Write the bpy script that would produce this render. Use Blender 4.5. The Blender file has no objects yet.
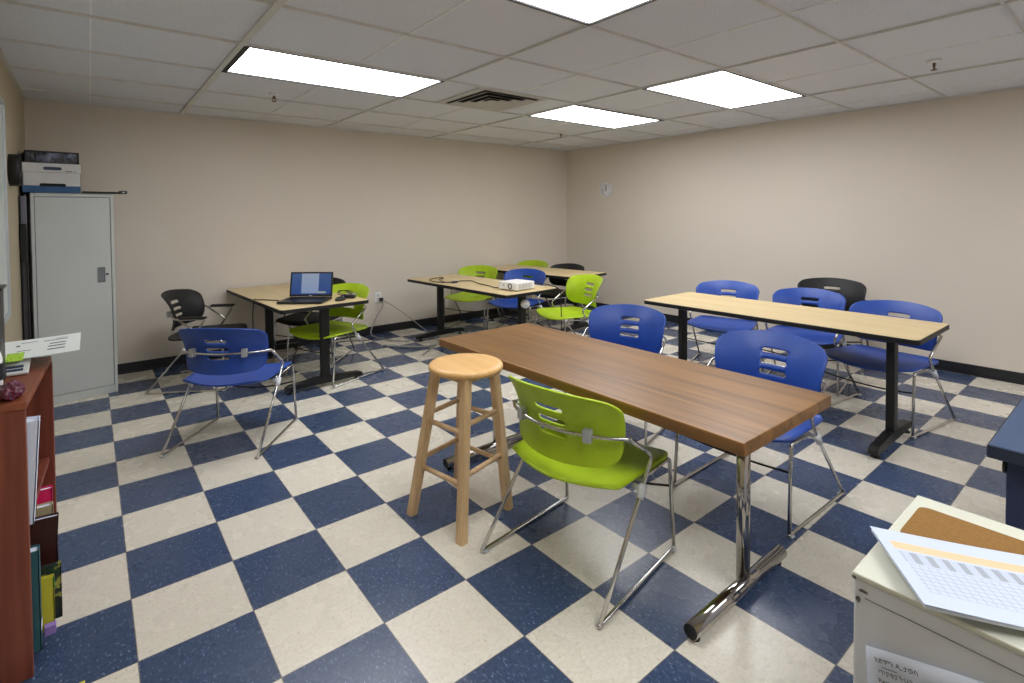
import bpy, bmesh, math, random
from mathutils import Vector, Matrix
random.seed(4)
SC = bpy.context.scene
COL = SC.collection
PI = math.pi
def R(a): return math.radians(a)

# ------------------------------------------------------------------ materials
def new_mat(name):
    m = bpy.data.materials.new(name); m.use_nodes = True
    nt = m.node_tree; b = nt.nodes['Principled BSDF']
    return m, nt, b
def N(nt, t, **k):
    n = nt.nodes.new(t)
    for a, v in k.items(): setattr(n, a, v)
    return n
def L(nt, a, b): nt.links.new(a, b)
def math_n(nt, op, a, b=None, c=None):
    n = N(nt, 'ShaderNodeMath', operation=op)
    for i, v in enumerate((a, b, c)):
        if v is None: continue
        if hasattr(v, 'links'): L(nt, v, n.inputs[i])
        else: n.inputs[i].default_value = v
    return n.outputs[0]
def mixc(nt, f, a, b):
    n = N(nt, 'ShaderNodeMix', data_type='RGBA')
    for i, v in ((0, f), (6, a), (7, b)):
        if hasattr(v, 'links'): L(nt, v, n.inputs[i])
        elif i == 0: n.inputs[0].default_value = v
        else: n.inputs[i].default_value = (*v, 1)
    return n.outputs[2]
def objco(nt, scale=(1, 1, 1)):
    tc = N(nt, 'ShaderNodeTexCoord'); mp = N(nt, 'ShaderNodeMapping')
    mp.inputs['Scale'].default_value = scale
    L(nt, tc.outputs['Object'], mp.inputs['Vector']); return mp.outputs[0]
def noise(nt, co, s, det=2, rough=.5):
    n = N(nt, 'ShaderNodeTexNoise'); n.inputs['Scale'].default_value = s
    n.inputs['Detail'].default_value = det; n.inputs['Roughness'].default_value = rough
    L(nt, co, n.inputs['Vector']); return n.outputs['Fac']
def ramp(nt, f, a, b):
    n = N(nt, 'ShaderNodeMapRange'); n.inputs[1].default_value = a; n.inputs[2].default_value = b
    L(nt, f, n.inputs[0]); return n.outputs[0]
def s2l(c):
    return tuple((v/255/12.92 if v/255 <= .04045 else ((v/255+.055)/1.055)**2.4) for v in c)
def bumpit(nt, b, h, strength, dist=.002):
    n = N(nt, 'ShaderNodeBump'); n.inputs['Strength'].default_value = strength; n.inputs['Distance'].default_value = dist
    L(nt, h, n.inputs['Height']); L(nt, n.outputs[0], b.inputs['Normal'])
def simple(name, rgb, rough=.5, metal=0, var=.06, vs=12, bump=0, bs=200, coat=0):
    m, nt, b = new_mat(name); c = s2l(rgb)
    co = objco(nt)
    f = noise(nt, co, vs, 3)
    d = tuple(x*(1-var*2) for x in c)
    L(nt, mixc(nt, ramp(nt, f, .3, .7), d, c), b.inputs['Base Color'])
    b.inputs['Roughness'].default_value = rough; b.inputs['Metallic'].default_value = metal
    if coat: b.inputs['Coat Weight'].default_value = coat
    if bump: bumpit(nt, b, noise(nt, co, bs, 2), bump, .001)
    return m
M = {}
M['blue'] = simple('blue_plastic', (34, 74, 162), .42, bump=.15, bs=350)
M['green'] = simple('lime_plastic', (176, 206, 30), .42, bump=.15, bs=350)
M['blackp'] = simple('black_plastic', (16, 17, 19), .55, bump=.15, bs=350)
M['chrome'] = simple('chrome', (205, 203, 200), .18, 1, .03)
M['chrome2'] = simple('polished_chrome', (180, 176, 172), .10, 1, .03)
M['white_fit'] = simple('white_nylon', (225, 228, 232), .5)
M['clip'] = simple('grey_clip', (190, 195, 200), .4, .3)
M['darkrod'] = simple('dark_rod', (40, 38, 38), .35, .6)
M['blackm'] = simple('black_metal', (15, 15, 16), .45, .1, bump=.1)
M['blackedge'] = simple('black_edging', (14, 14, 16), .5)
M['white'] = simple('white_paint', (242, 242, 240), .5)
M['paper'] = simple('paper', (226, 234, 250), .8, var=.02)
M['ink'] = simple('ink', (40, 42, 58), .8)
M['grey_ink'] = simple('grey_ink', (120, 124, 134), .8)
M['darkplastic'] = simple('dark_plastic', (26, 27, 32), .4)
M['cord_grey'] = simple('grey_cord', (150, 150, 148), .5)
M['cord_black'] = simple('black_cord', (30, 28, 28), .5)
M['cab'] = simple('cabinet_paint', (198, 203, 200), .38, 0, .03, 3, .08, 300)
M['cab_dark'] = simple('cabinet_recess', (120, 126, 128), .4)
M['seam'] = simple('dark_seam', (60, 62, 64), .7)
M['cream'] = simple('cream_paint', (218, 219, 202), .45, 0, .02, 4)
M['greyside'] = simple('grey_enamel', (226, 230, 236), .5, 0, .03, 4)
M['base'] = simple('baseboard_vinyl', (30, 31, 36), .45)
M['frame_shade'] = simple('fixture_frame_shade', (24, 23, 22), .6)
M['grid'] = simple('grid_paint', (220, 218, 212), .6)
M['vent'] = simple('vent_paint', (200, 196, 188), .5)
M['dark'] = simple('dark_void', (14, 14, 16), .8)
M['brass'] = simple('brass', (120, 90, 60), .35, .9)
M['boxw'] = simple('box_white', (214, 214, 212), .7)
M['boxb'] = simple('box_blue', (52, 92, 134), .7)
M['pink'] = simple('pink_card', (232, 24, 100), .6)
M['beige'] = simple('beige_card', (190, 176, 140), .7)
M['teal'] = simple('teal_cover', (44, 96, 104), .5)
M['yellow'] = simple('yellow_cover', (214, 204, 60), .5)
M['purple'] = simple('purple_cover', (160, 130, 200), .5)
M['dkbrown'] = simple('dark_brown', (62, 26, 22), .4)
M['tanbrown'] = simple('tan_brown', (150, 96, 66), .5)
M['limecard'] = simple('lime_card', (170, 220, 60), .6)
M['navy'] = simple('navy_ink', (44, 56, 88), .5)
M['deskblue'] = simple('blue_laminate', (66, 88, 122), .45, 0, .06, 300)
M['deskedge'] = simple('navy_edge', (30, 38, 56), .5)
M['navyleg'] = simple('navy_metal', (34, 46, 78), .5)
M['cork'] = simple('brown_board', (150, 108, 46), .8, 0, .14, 260, .3, 500)
M['stain'] = simple('worn_patch', (120, 112, 108), .8, 0, .3, 200)

def wood(name, a, b_, axis, rough, scale=1., rings=.0):
    m, nt, b = new_mat(name)
    sc = [38*scale]*3; sc[axis] = 1.6*scale
    f = noise(nt, objco(nt, sc), 1.0, 6, .62)
    sc2 = [9*scale]*3; sc2[axis] = .55*scale
    g = noise(nt, objco(nt, sc2), 1.0, 3, .5)
    mix = math_n(nt, 'ADD', math_n(nt, 'MULTIPLY', f, .6), math_n(nt, 'MULTIPLY', g, .4))
    L(nt, mixc(nt, ramp(nt, mix, .36, .62), s2l(a), s2l(b_)), b.inputs['Base Color'])
    b.inputs['Roughness'].default_value = rough
    return m
M['walnut'] = wood('brown_wood_laminate', (90, 62, 30), (150, 107, 58), 1, .34)
M['tan'] = wood('tan_laminate', (204, 180, 132), (222, 200, 152), 1, .38, .6)
M['pine'] = wood('pine', (204, 168, 124), (228, 198, 154), 2, .4)
M['pine_top'] = wood('pine_seat', (206, 158, 96), (228, 186, 124), 1, .35)
M['mahog'] = wood('mahogany_laminate', (104, 50, 38), (136, 72, 54), 2, .4)
M['mahogtop'] = wood('mahogany_top', (118, 62, 40), (150, 86, 58), 1, .35)

def floor_mat():
    m, nt, b = new_mat('checker_vinyl_tiles'); T = .3048
    tc = N(nt, 'ShaderNodeTexCoord'); sp = N(nt, 'ShaderNodeSeparateXYZ'); L(nt, tc.outputs['Object'], sp.inputs[0])
    x = math_n(nt, 'DIVIDE', sp.outputs[0], T); y = math_n(nt, 'DIVIDE', sp.outputs[1], T)
    fx = math_n(nt, 'FLOOR', x); fy = math_n(nt, 'FLOOR', y)
    par = math_n(nt, 'FLOORED_MODULO', math_n(nt, 'ADD', fx, fy), 2.0)   # 0 -> blue
    # per tile random and grain direction
    cmb = N(nt, 'ShaderNodeCombineXYZ'); L(nt, fx, cmb.inputs[0]); L(nt, fy, cmb.inputs[1])
    wn = N(nt, 'ShaderNodeTexWhiteNoise'); L(nt, cmb.outputs[0], wn.inputs[0])
    # flecks
    f1 = noise(nt, objco(nt, (150, 60, 1)), 1.0, 2, .5)
    f2 = noise(nt, objco(nt, (70, 90, 1)), 1.0, 5, .7)
    f3 = noise(nt, objco(nt, (120, 80, 1)), 1.0, 3, .6)
    blue = mixc(nt, ramp(nt, f2, .30, .72), s2l((48, 63, 92)), s2l((70, 87, 118)))
    blue = mixc(nt, ramp(nt, f1, .60, .70), blue, s2l((112, 130, 160)))
    blue = mixc(nt, ramp(nt, f3, .66, .76), blue, s2l((30, 42, 70)))
    cream = mixc(nt, ramp(nt, f2, .35, .7), s2l((212, 206, 190)), s2l((230, 224, 210)))
    cream = mixc(nt, ramp(nt, f3, .58, .72), cream, s2l((196, 180, 158)))
    cream = mixc(nt, ramp(nt, f1, .70, .80), cream, s2l((192, 184, 166)))
    c = mixc(nt, par, blue, cream)
    hs = N(nt, 'ShaderNodeHueSaturation'); L(nt, c, hs.inputs['Color'])
    L(nt, math_n(nt, 'ADD', math_n(nt, 'MULTIPLY', wn.outputs[0], .10), .95), hs.inputs['Value'])
    # seams
    def edge(v):
        fr = math_n(nt, 'FRACT', v); return math_n(nt, 'MINIMUM', fr, math_n(nt, 'SUBTRACT', 1.0, fr))
    e = math_n(nt, 'MINIMUM', edge(x), edge(y))
    seam = math_n(nt, 'LESS_THAN', e, .006)
    c2 = mixc(nt, math_n(nt, 'MULTIPLY', seam, .75), hs.outputs[0], s2l((96, 92, 90)))
    L(nt, c2, b.inputs['Base Color'])
    r = noise(nt, objco(nt, (6, 6, 1)), 1, 3)
    L(nt, math_n(nt, 'ADD', math_n(nt, 'MULTIPLY', r, .22), .16), b.inputs['Roughness'])
    b.inputs['Specular IOR Level'].default_value = .5
    bumpit(nt, b, noise(nt, objco(nt, (14, 14, 1)), 1, 2), .06, .004)
    return m
M['floor'] = floor_mat()
def wall_mat(name, c):
    m, nt, b = new_mat(name)
    f = noise(nt, objco(nt), 1.3, 3); g = noise(nt, objco(nt), 260, 2)
    cc = s2l(c)
    L(nt, mixc(nt, ramp(nt, f, .3, .7), tuple(v*.96 for v in cc), cc), b.inputs['Base Color'])
    b.inputs['Roughness'].default_value = .6
    bumpit(nt, b, g, .25, .0015)
    return m
M['wall'] = wall_mat('beige_wall_paint', (222, 212, 198))
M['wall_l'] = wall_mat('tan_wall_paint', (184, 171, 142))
def ceil_mat():
    m, nt, b = new_mat('acoustic_ceiling_tile')
    f = noise(nt, objco(nt), 170, 3, .7); g = noise(nt, objco(nt), 60, 2)
    L(nt, mixc(nt, ramp(nt, f, .38, .6), s2l((212, 214, 219)), s2l((236, 238, 243))), b.inputs['Base Color'])
    b.inputs['Roughness'].default_value = .9
    bumpit(nt, b, f, .3, .002)
    return m
M['ceil'] = ceil_mat()
def emis(name, col, s, var=0):
    m, nt, b = new_mat(name)
    b.inputs['Base Color'].default_value = (*s2l(col), 1)
    b.inputs['Emission Color'].default_value = (*s2l(col), 1); b.inputs['Emission Strength'].default_value = s
    if var:
        f = noise(nt, objco(nt, (5, 9, 1)), 1, 2)
        v = math_n(nt, 'ADD', s*(1-var), math_n(nt, 'MULTIPLY', ramp(nt, f, .25, .5), s*var))
        L(nt, v, b.inputs['Emission Strength'])
    return m
LIGHT_S = 7.0
M['lamp'] = emis('diffuser_glow', (250, 251, 255), LIGHT_S, .35)

# ------------------------------------------------------------------ geometry helpers
def obj(name, bm, mat, parent=None, smooth=False, loc=None, rotz=None):
    me = bpy.data.meshes.new(name); bm.normal_update(); bm.to_mesh(me); bm.free()
    for m in (mat if isinstance(mat, (list, tuple)) else [mat]): me.materials.append(m)
    if smooth:
        for p in me.polygons: p.use_smooth = True
    o = bpy.data.objects.new(name, me); COL.objects.link(o)
    if parent: o.parent = parent
    if loc is not None: o.location = loc
    if rotz is not None: o.rotation_euler = (0, 0, rotz)
    return o
def tag(o, label=None, cat=None, group=None, kind=None):
    if label: o['label'] = label
    if cat: o['category'] = cat
    if group: o['group'] = group
    if kind: o['kind'] = kind
    return o
def thing(name, label, cat, loc=(0, 0, 0), rotz=0, group=None):
    o = bpy.data.objects.new(name, None); COL.objects.link(o); o.empty_display_size = .05
    o.location = loc; o.rotation_euler = (0, 0, rotz)
    return tag(o, label, cat, group)
def box(bm, x0, x1, y0, y1, z0, z1, bev=0, seg=2, mi=0, mat4=None):
    v = [bm.verts.new((x, y, z)) for x in (x0, x1) for y in (y0, y1) for z in (z0, z1)]
    fs = [(0, 1, 3, 2), (4, 6, 7, 5), (0, 4, 5, 1), (2, 3, 7, 6), (0, 2, 6, 4), (1, 5, 7, 3)]
    faces = [bm.faces.new([v[i] for i in f]) for f in fs]
    for f in faces: f.material_index = mi
    if bev:
        es = list({e for f in faces for e in f.edges})
        r = bmesh.ops.bevel(bm, geom=es, offset=bev, segments=seg, affect='EDGES', profile=.5)
        for f in r['faces']: f.material_index = mi
        vs = {w for f in r['faces'] for w in f.verts} | {w for w in v if w.is_valid}
    else: vs = set(v)
    if mat4 is not None:
        bmesh.ops.transform(bm, matrix=mat4, verts=list(vs))
    return list(vs)
def BM(*a, **k):
    bm = bmesh.new(); box(bm, *a, **k); return bm
def cyl(bm, p0, p1, r0, r1=None, seg=20, mi=0, cap=True):
    r1 = r0 if r1 is None else r1
    p0 = Vector(p0); p1 = Vector(p1); d = (p1-p0).normalized()
    a = d.orthogonal().normalized(); b = d.cross(a)
    A = []; B = []
    for i in range(seg):
        t = 2*PI*i/seg; u = a*math.cos(t)+b*math.sin(t)
        A.append(bm.verts.new(p0+u*r0)); B.append(bm.verts.new(p1+u*r1))
    for i in range(seg):
        j = (i+1) % seg; f = bm.faces.new((A[i], A[j], B[j], B[i])); f.material_index = mi; f.smooth = True
    if cap:
        f = bm.faces.new(A[::-1]); f.material_index = mi
        f = bm.faces.new(B); f.material_index = mi
def lathe(bm, prof, c=(0, 0, 0), seg=32, mi=0):
    rings = []
    for r, z in prof:
        if r < 1e-6: rings.append([bm.verts.new((c[0], c[1], c[2]+z))])
        else: rings.append([bm.verts.new((c[0]+r*math.cos(2*PI*i/seg), c[1]+r*math.sin(2*PI*i/seg), c[2]+z)) for i in range(seg)])
    for a, b in zip(rings, rings[1:]):
        for i in range(seg):
            j = (i+1) % seg
            if len(a) == 1 and len(b) == 1: continue
            if len(a) == 1: f = bm.faces.new((a[0], b[j], b[i]))
            elif len(b) == 1: f = bm.faces.new((a[i], a[j], b[0]))
            else: f = bm.faces.new((a[i], a[j], b[j], b[i]))
            f.material_index = mi; f.smooth = True
def fillet(pts, r, n=5):
    pts = [Vector(p) for p in pts]; out = [pts[0]]
    for a, b, c in zip(pts, pts[1:], pts[2:]):
        u = (a-b); w = (c-b); lu, lw = u.length, w.length
        t = min(r, lu*.45, lw*.45); p = b+u/lu*t; q = b+w/lw*t
        for i in range(n+1):
            s = i/n; out.append((1-s)**2*p+2*s*(1-s)*b+s*s*q)
    out.append(pts[-1]); return out
def spline(pts, n=8):
    P = [Vector(p) for p in pts]; P = [2*P[0]-P[1]]+P+[2*P[-1]-P[-2]]; out = []
    for i in range(1, len(P)-2):
        for k in range(n):
            t = k/n; a, b, c, d = P[i-1:i+3]
            out.append(.5*((2*b)+(c-a)*t+(2*a-5*b+4*c-d)*t*t+(3*b-a-3*c+d)*t**3))
    out.append(P[-2]); return out
def tube(bm, pts, r, seg=10, mi=0, cap=True):
    pts = [Vector(p) for p in pts]
    q = [pts[0]]
    for p in pts[1:]:
        if (p-q[-1]).length > 1e-5: q.append(p)
    pts = q; rings = []; a = None
    for i, p in enumerate(pts):
        d = (pts[min(i+1, len(pts)-1)]-pts[max(i-1, 0)]).normalized()
        if a is None: a = d.orthogonal().normalized()
        else: a = (a-d*a.dot(d)).normalized()
        b = d.cross(a)
        rings.append([bm.verts.new(p+(a*math.cos(2*PI*k/seg)+b*math.sin(2*PI*k/seg))*r) for k in range(seg)])
    for A, B in zip(rings, rings[1:]):
        for k in range(seg):
            j = (k+1) % seg; f = bm.faces.new((A[k], A[j], B[j], B[k])); f.smooth = True; f.material_index = mi
    if cap:
        bm.faces.new(rings[0][::-1]).material_index = mi; bm.faces.new(rings[-1]).material_index = mi
def TB(pts, r, seg=10):
    bm = bmesh.new(); tube(bm, pts, r, seg); return bm
def prism(bm, poly, z0, z1, mi=0, top_mi=None):
    A = [bm.verts.new((x, y, z0)) for x, y in poly]; B = [bm.verts.new((x, y, z1)) for x, y in poly]
    n = len(poly)
    f = bm.faces.new(A[::-1]); f.material_index = mi
    f = bm.faces.new(B); f.material_index = mi if top_mi is None else top_mi
    for i in range(n):
        j = (i+1) % n; bm.faces.new((A[i], A[j], B[j], B[i])).material_index = mi
def rrect(x0, x1, y0, y1, r, n=6):
    out = []
    for cx, cy, a in ((x1-r, y1-r, 0), (x0+r, y1-r, 90), (x0+r, y0+r, 180), (x1-r, y0+r, 270)):
        for i in range(n+1):
            t = R(a+90*i/n); out.append((cx+r*math.cos(t), cy+r*math.sin(t)))
    return out
def copy_tree(o, parent=None):
    c = o.copy(); COL.objects.link(c); c.parent = parent
    for ch in [x for x in bpy.data.objects if x.parent == o]: copy_tree(ch, c)
    return c
def text_mesh(name, body, size, mat, M4, parent=None, bold=0):
    cu = bpy.data.curves.new(name, 'FONT'); cu.body = body; cu.size = size; cu.extrude = .0002; cu.offset = bold
    cu.resolution_u = 3
    t = bpy.data.objects.new(name+'_src', cu); COL.objects.link(t)
    dg = bpy.context.evaluated_depsgraph_get(); dg.update()
    me = bpy.data.meshes.new_from_object(t.evaluated_get(dg)); bpy.data.objects.remove(t)
    me.materials.clear(); me.materials.append(mat); me.transform(M4)
    o = bpy.data.objects.new(name, me); COL.objects.link(o)
    if parent: o.parent = parent
    return o

# ------------------------------------------------------------------ room
X0, X1, Y0, Y1, H = -.44, 5.20, -3.60, 3.05, 2.123
tag(obj('floor', BM(X0-.1, X1+.1, Y0-.1, Y1+.1, -.06, 0), M['floor']), kind='structure')
tag(obj('ceiling', BM(X0-.1, X1+.1, Y0-.1, Y1+.1, H+.012, H+.07), M['ceil']), kind='structure')
tag(obj('wall_back', BM(X0-.1, X1+.1, Y1, Y1+.1, 0, H+.012), M['wall']), kind='structure')
tag(obj('wall_front', BM(X0-.1, X1+.1, Y0-.1, Y0, 0, H+.012), M['wall']), kind='structure')
tag(obj('wall_right', BM(X1, X1+.1, Y0, Y1, 0, H+.012), M['wall']), kind='structure')
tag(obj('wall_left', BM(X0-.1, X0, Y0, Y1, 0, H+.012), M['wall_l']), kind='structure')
hb = .082
def base(name, x0, x1, y0, y1, dx, dy):
    bm = BM(x0, x1, y0, y1, 0, hb, bev=.002, seg=1)
    box(bm, min(x0, x0+dx), max(x1, x1+dx), min(y0, y0+dy), max(y1, y1+dy), 0, .012)
    tag(obj(name, bm, M['base']), kind='structure')
base('baseboard_back', X0, X1, Y1-.006, Y1, 0, -.008)
base('baseboard_right', X1-.006, X1, Y0, Y1, -.008, 0)
base('baseboard_left', X0, X0+.006, Y0, Y1, .008, 0)
base('baseboard_front', X0, X1, Y0, Y0+.006, 0, .008)

F = .3048; OX, OY = .5525, .8056
def cx(a): return OX+a*F
def cy(a): return OY+a*F
lights = [(0, 4, 0, 2), (8, 12, 0, 2), (8, 12, -4, -2), (0, 4, -6, -4), (0, 4, -12, -10), (8, 12, -12, -10)]
vent = (5, 7, 0, 2)
# suspended grid
bm = bmesh.new()
def inside(a0, a1, b, along):   # portions of a bar hidden by a fixture
    return False
xs = [k for k in range(-4, 17, 4)]
ys = [k for k in range(-14, 8, 2)]
def barx(y, x0, x1, w, dz=.004): box(bm, max(x0, X0), min(x1, X1), y-w/2, y+w/2, H, H+.012+dz)
def bary(x, y0, y1, w, dz=.004): box(bm, x-w/2, x+w/2, max(y0, Y0), min(y1, Y1), H-.001, H+.012+dz)
for k in ys:
    y = cy(k); segs = [(X0, X1)]
    for (a0, a1, b0, b1) in lights+[vent]:
        if b0 < k < b1: segs = [s for g in segs for s in ((g[0], cx(a0)), (cx(a1), g[1])) if s[1] > s[0]]
    for s in segs: barx(y, s[0], s[1], .010)
for k in xs:
    x = cx(k)
    if X0 < x < X1: bary(x, Y0, Y1, .034 if k == 0 else .010)
for k in (5, 7): bary(cx(k), cy(0), cy(2), .014)
bary(X0+.01, Y0, Y1, .02); bary(X1-.008, Y0, Y1, .016); barx(Y1-.008, X0, X1, .016); barx(Y0+.008, X0, X1, .016)
tag(obj('trim_1', bm, M['grid']), kind='structure')
# scored centre line of the 2x4 tiles
bm = bmesh.new()
for k in (-2, 2, 6, 10, 14):
    x = cx(k)
    for j in ys:
        mid = j+1
        if any(a0 <= k <= a1 and b0 <= mid <= b1 for (a0, a1, b0, b1) in lights+[vent]): continue
        y0, y1 = max(cy(j)+.02, Y0+.02), min(cy(j+2)-.02, Y1-.02)
        if y1 <= y0 or not X0 < x < X1: continue
        box(bm, x-.003, x+.003, y0, y1, H+.006, H+.013)
tag(obj('trim_2', bm, simple('score_line', (252, 252, 250), .8)), kind='structure')

def make_light(i, a0, a1, b0, b1, label):
    x0, x1, y0, y1 = cx(a0)+.008, cx(a1)-.008, cy(b0)+.008, cy(b1)-.008
    mx, my = (x0+x1)/2, (y0+y1)/2; hx, hy = (x1-x0)/2, (y1-y0)/2
    t = thing('ceiling_light', label, 'light', (mx, my, H), 0, 'recessed ceiling lights')
    fr = bmesh.new(); w = .012; wl = (.030, .012, .012, .012, .012, .012)[i]; wn_ = (.012, .032, .012, .012, .012, .012)[i]  # wider strips on some sides paint in the dark recess gap
    box(fr, -hx, hx, hy-w, hy, -.002, .012); box(fr, -hx, hx, -hy, -hy+wn_, -.002, .012)
    box(fr, hx-w, hx, -hy+wn_, hy-w, -.002, .012); box(fr, -hx, -hx+wl, -hy+wn_, hy-w, -.002, .012)
    obj('frame', fr, M['frame_shade'], t)  # near-black colour also stands for the shaded gap round the diffuser
    df = obj('diffuser', BM(-hx+wl, hx-w, -hy+wn_, hy-w, .0065, .0115), M['lamp'], t)
    return t
lab = ['long bright ceiling light nearest the left wall, the largest whole one', 'farthest ceiling light, nearest the far corner of the room',
       'bright ceiling light on the right, toward the right wall above the tables', 'ceiling light cut off by the top edge of the photo',
       'ceiling light behind the camera on the left', 'ceiling light behind the camera on the right']
for i, l in enumerate(lights): make_light(i, *l, lab[i])

def make_vent():
    t = thing('air_vent', 'square ceiling air vent with nested slanted louvres between the left and far lights', 'vent', (cx(6), cy(1), H), 0)
    h = F-.008
    bm = bmesh.new(); box(bm, -h, h, -h, h, .008, .0118); obj('backing', bm, M['dark'], t)
    bm = bmesh.new()
    def ring(o, zi, i_, zo):
        A = [bm.verts.new((sx*o, sy*o, zo)) for sx, sy in ((-1, -1), (1, -1), (1, 1), (-1, 1))]
        B = [bm.verts.new((sx*i_, sy*i_, zi)) for sx, sy in ((-1, -1), (1, -1), (1, 1), (-1, 1))]
        C = [bm.verts.new((sx*i_, sy*i_, zi+.002)) for sx, sy in ((-1, -1), (1, -1), (1, 1), (-1, 1))]
        D = [bm.verts.new((sx*o, sy*o, zo+.002)) for sx, sy in ((-1, -1), (1, -1), (1, 1), (-1, 1))]
        for k in range(4):
            j = (k+1) % 4
            bm.faces.new((A[k], A[j], B[j], B[k])); bm.faces.new((B[k], B[j], C[j], C[k]))
            bm.faces.new((C[k], C[j], D[j], D[k])); bm.faces.new((D[k], D[j], A[j], A[k]))
    ring(h, -.001, h-.035, -.001)
    obj('frame', bm, M['vent'], t)
    for o in (.245, .175, .105):
        bm = bmesh.new(); ring(o, .006, o-.050, -.010); obj('louvre', bm, M['vent'], t)
    bm = bmesh.new(); box(bm, -.045, .045, -.045, .045, -.006, -.003); obj('centre_plate', bm, M['vent'], t)
make_vent()
def sprinkler(x, y, label):
    t = thing('sprinkler_head', label, 'sprinkler', (x, y, H), 0, 'fire sprinklers in the ceiling')
    bm = bmesh.new(); lathe(bm, [(0, .009), (.035, .009), (.036, .004), (.022, -.006), (0, -.008)], seg=20); obj('cover_ring', bm, M['white'], t)
    bm = bmesh.new(); cyl(bm, (0, 0, -.006), (0, 0, -.03), .008, .006, 10)
    for s in (-1, 1): tube(bm, fillet([(s*.006, 0, -.016), (s*.014, 0, -.026), (s*.012, 0, -.038), (0, 0, -.045)], .006), .0025, 6)
    obj('body', bm, M['brass'], t)
    bm = bmesh.new(); cyl(bm, (0, 0, -.045), (0, 0, -.048), .016, .016, 14); obj('deflector', bm, M['brass'], t)
sprinkler(.983, 1.85, 'small fire sprinkler in front of the long left ceiling light')
sprinkler(3.941, 1.911, 'tiny fire sprinkler beyond the farthest ceiling light')
sprinkler(3.839, -1.228, 'white fire sprinkler at upper right of the ceiling')

# ------------------------------------------------------------------ chairs
CX = .26   # local origin is this far in front of the rear feet
def back_shell():
    bm = bmesh.new()
    sw, sh = .060, .0105; zc = (.497, .5445, .592)
    rows = [0, .012, .03, .05, .065]
    zlo, zhi = .408, .673
    zz = [zlo, zlo+.002, zlo+.006, zlo+.013, zlo+.024, zlo+.038, zlo+.055, zlo+.068]
    tagrow = [None]*len(zz)
    for k, c in enumerate(zc):
        for r in (-1, -.8, -.45, 0, .45, .8, 1): zz.append(c+r*sh); tagrow.append((k, r))
    tail = [.609, .618, .628, .640, .651, .660, .667, .671, .673]
    zz += tail; tagrow += [None]*len(tail)
    nx = 14; ni = 8
    ts = [-1+ (1-.24)*i/nx for i in range(nx)] + [-.24+.48*i/ni for i in range(ni)] + [.24+(1-.24)*i/nx for i in range(nx+1)]
    W = .234
    i0, i1 = nx, nx+ni
    def width(z):
        rt, rb = .052, .048
        if z > zhi-rt: d = zhi-z; q = rt; return W-q+math.sqrt(max(0, q*q-(q-d)**2))
        if z < zlo+rb: d = z-zlo; q = rb; return W-q+math.sqrt(max(0, q*q-(q-d)**2))
        return W
    def skew(z): return 1+.06*(z-.54)/.12
    grid = []
    for z, tr in zip(zz, tagrow):
        row = []
        w = width(z)*skew(z)
        for i, t in enumerate(ts):
            a = .24*W
            if tr is not None:
                xe = sw-sh+sh*math.sqrt(max(0, 1-tr[1]**2))
            else: xe = .24*W
            if i0 <= i <= i1: y = t/.24*xe
            else:
                s = (abs(t)-.24)/.76; y = math.copysign(xe+s*(w-xe), t)
            u = y/W
            v = (z-zlo)/(zhi-zlo)
            # slight arch of the top edge, upward bow of the lower edge
            zz_ = z - .026*u*u*v**2 + .014*u*u*(1-v)**2
            lean = .100-.075*max(0, (v-.3)/.7)**1.8-.012*max(0, (.3-v)/.3)**2
            x = lean+.095*abs(u)**2.1
            row.append(bm.verts.new((x-CX, y, zz_)))
        grid.append(row)
    for r in range(len(zz)-1):
        a, b = tagrow[r], tagrow[r+1]
        hole = a is not None and b is not None and a[0] == b[0]
        for i in range(len(ts)-1):
            if hole and i0 <= i < i1: continue
            f = bm.faces.new((grid[r][i], grid[r][i+1], grid[r+1][i+1], grid[r+1][i])); f.smooth = True
    bmesh.ops.remove_doubles(bm, verts=bm.verts, dist=1e-5)
    return bm
def seat_shell():
    bm = bmesh.new(); nu, nv = 26, 26; grid = []
    for j in range(nv+1):
        v = j/nv; s = .070+.470*v
        row = []
        for i in range(nu+1):
            t = -1+2*i/nu
            w = .243*(1-.07*(1-v)**2)
            if v < .12: w *= .80+.20*math.sqrt(max(0, 1-((.12-v)/.12)**2))
            if v > .86: w *= .84+.16*math.sqrt(max(0, 1-((v-.86)/.14)**2))
            y = t*w; u = abs(t)
            x = s - (.030*u**2.2)*(v**2) + .045*u*u*(1-v)**2
            z = .345 + .014*u**2 + .012*math.sin(PI*min(1, v*1.15))*0
            z -= .014*math.sin(PI*v)*(1-u*u)
            z += .012*max(0, (.16-v)/.16)**2
            z += .015*(v)*(1-.2*u)
            z -= .026*max(0, (v-.80)/.20)**2*(1-.55*u**2)
            row.append(bm.verts.new((x-CX, y, z)))
        grid.append(row)
    for j in range(nv):
        for i in range(nu):
            f = bm.faces.new((grid[j][i], grid[j][i+1], grid[j+1][i+1], grid[j+1][i])); f.smooth = True
    return bm
def solid(o, t, off=0):
    m = o.modifiers.new('thick', 'SOLIDIFY'); m.thickness = t; m.offset = off
    return o
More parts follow.
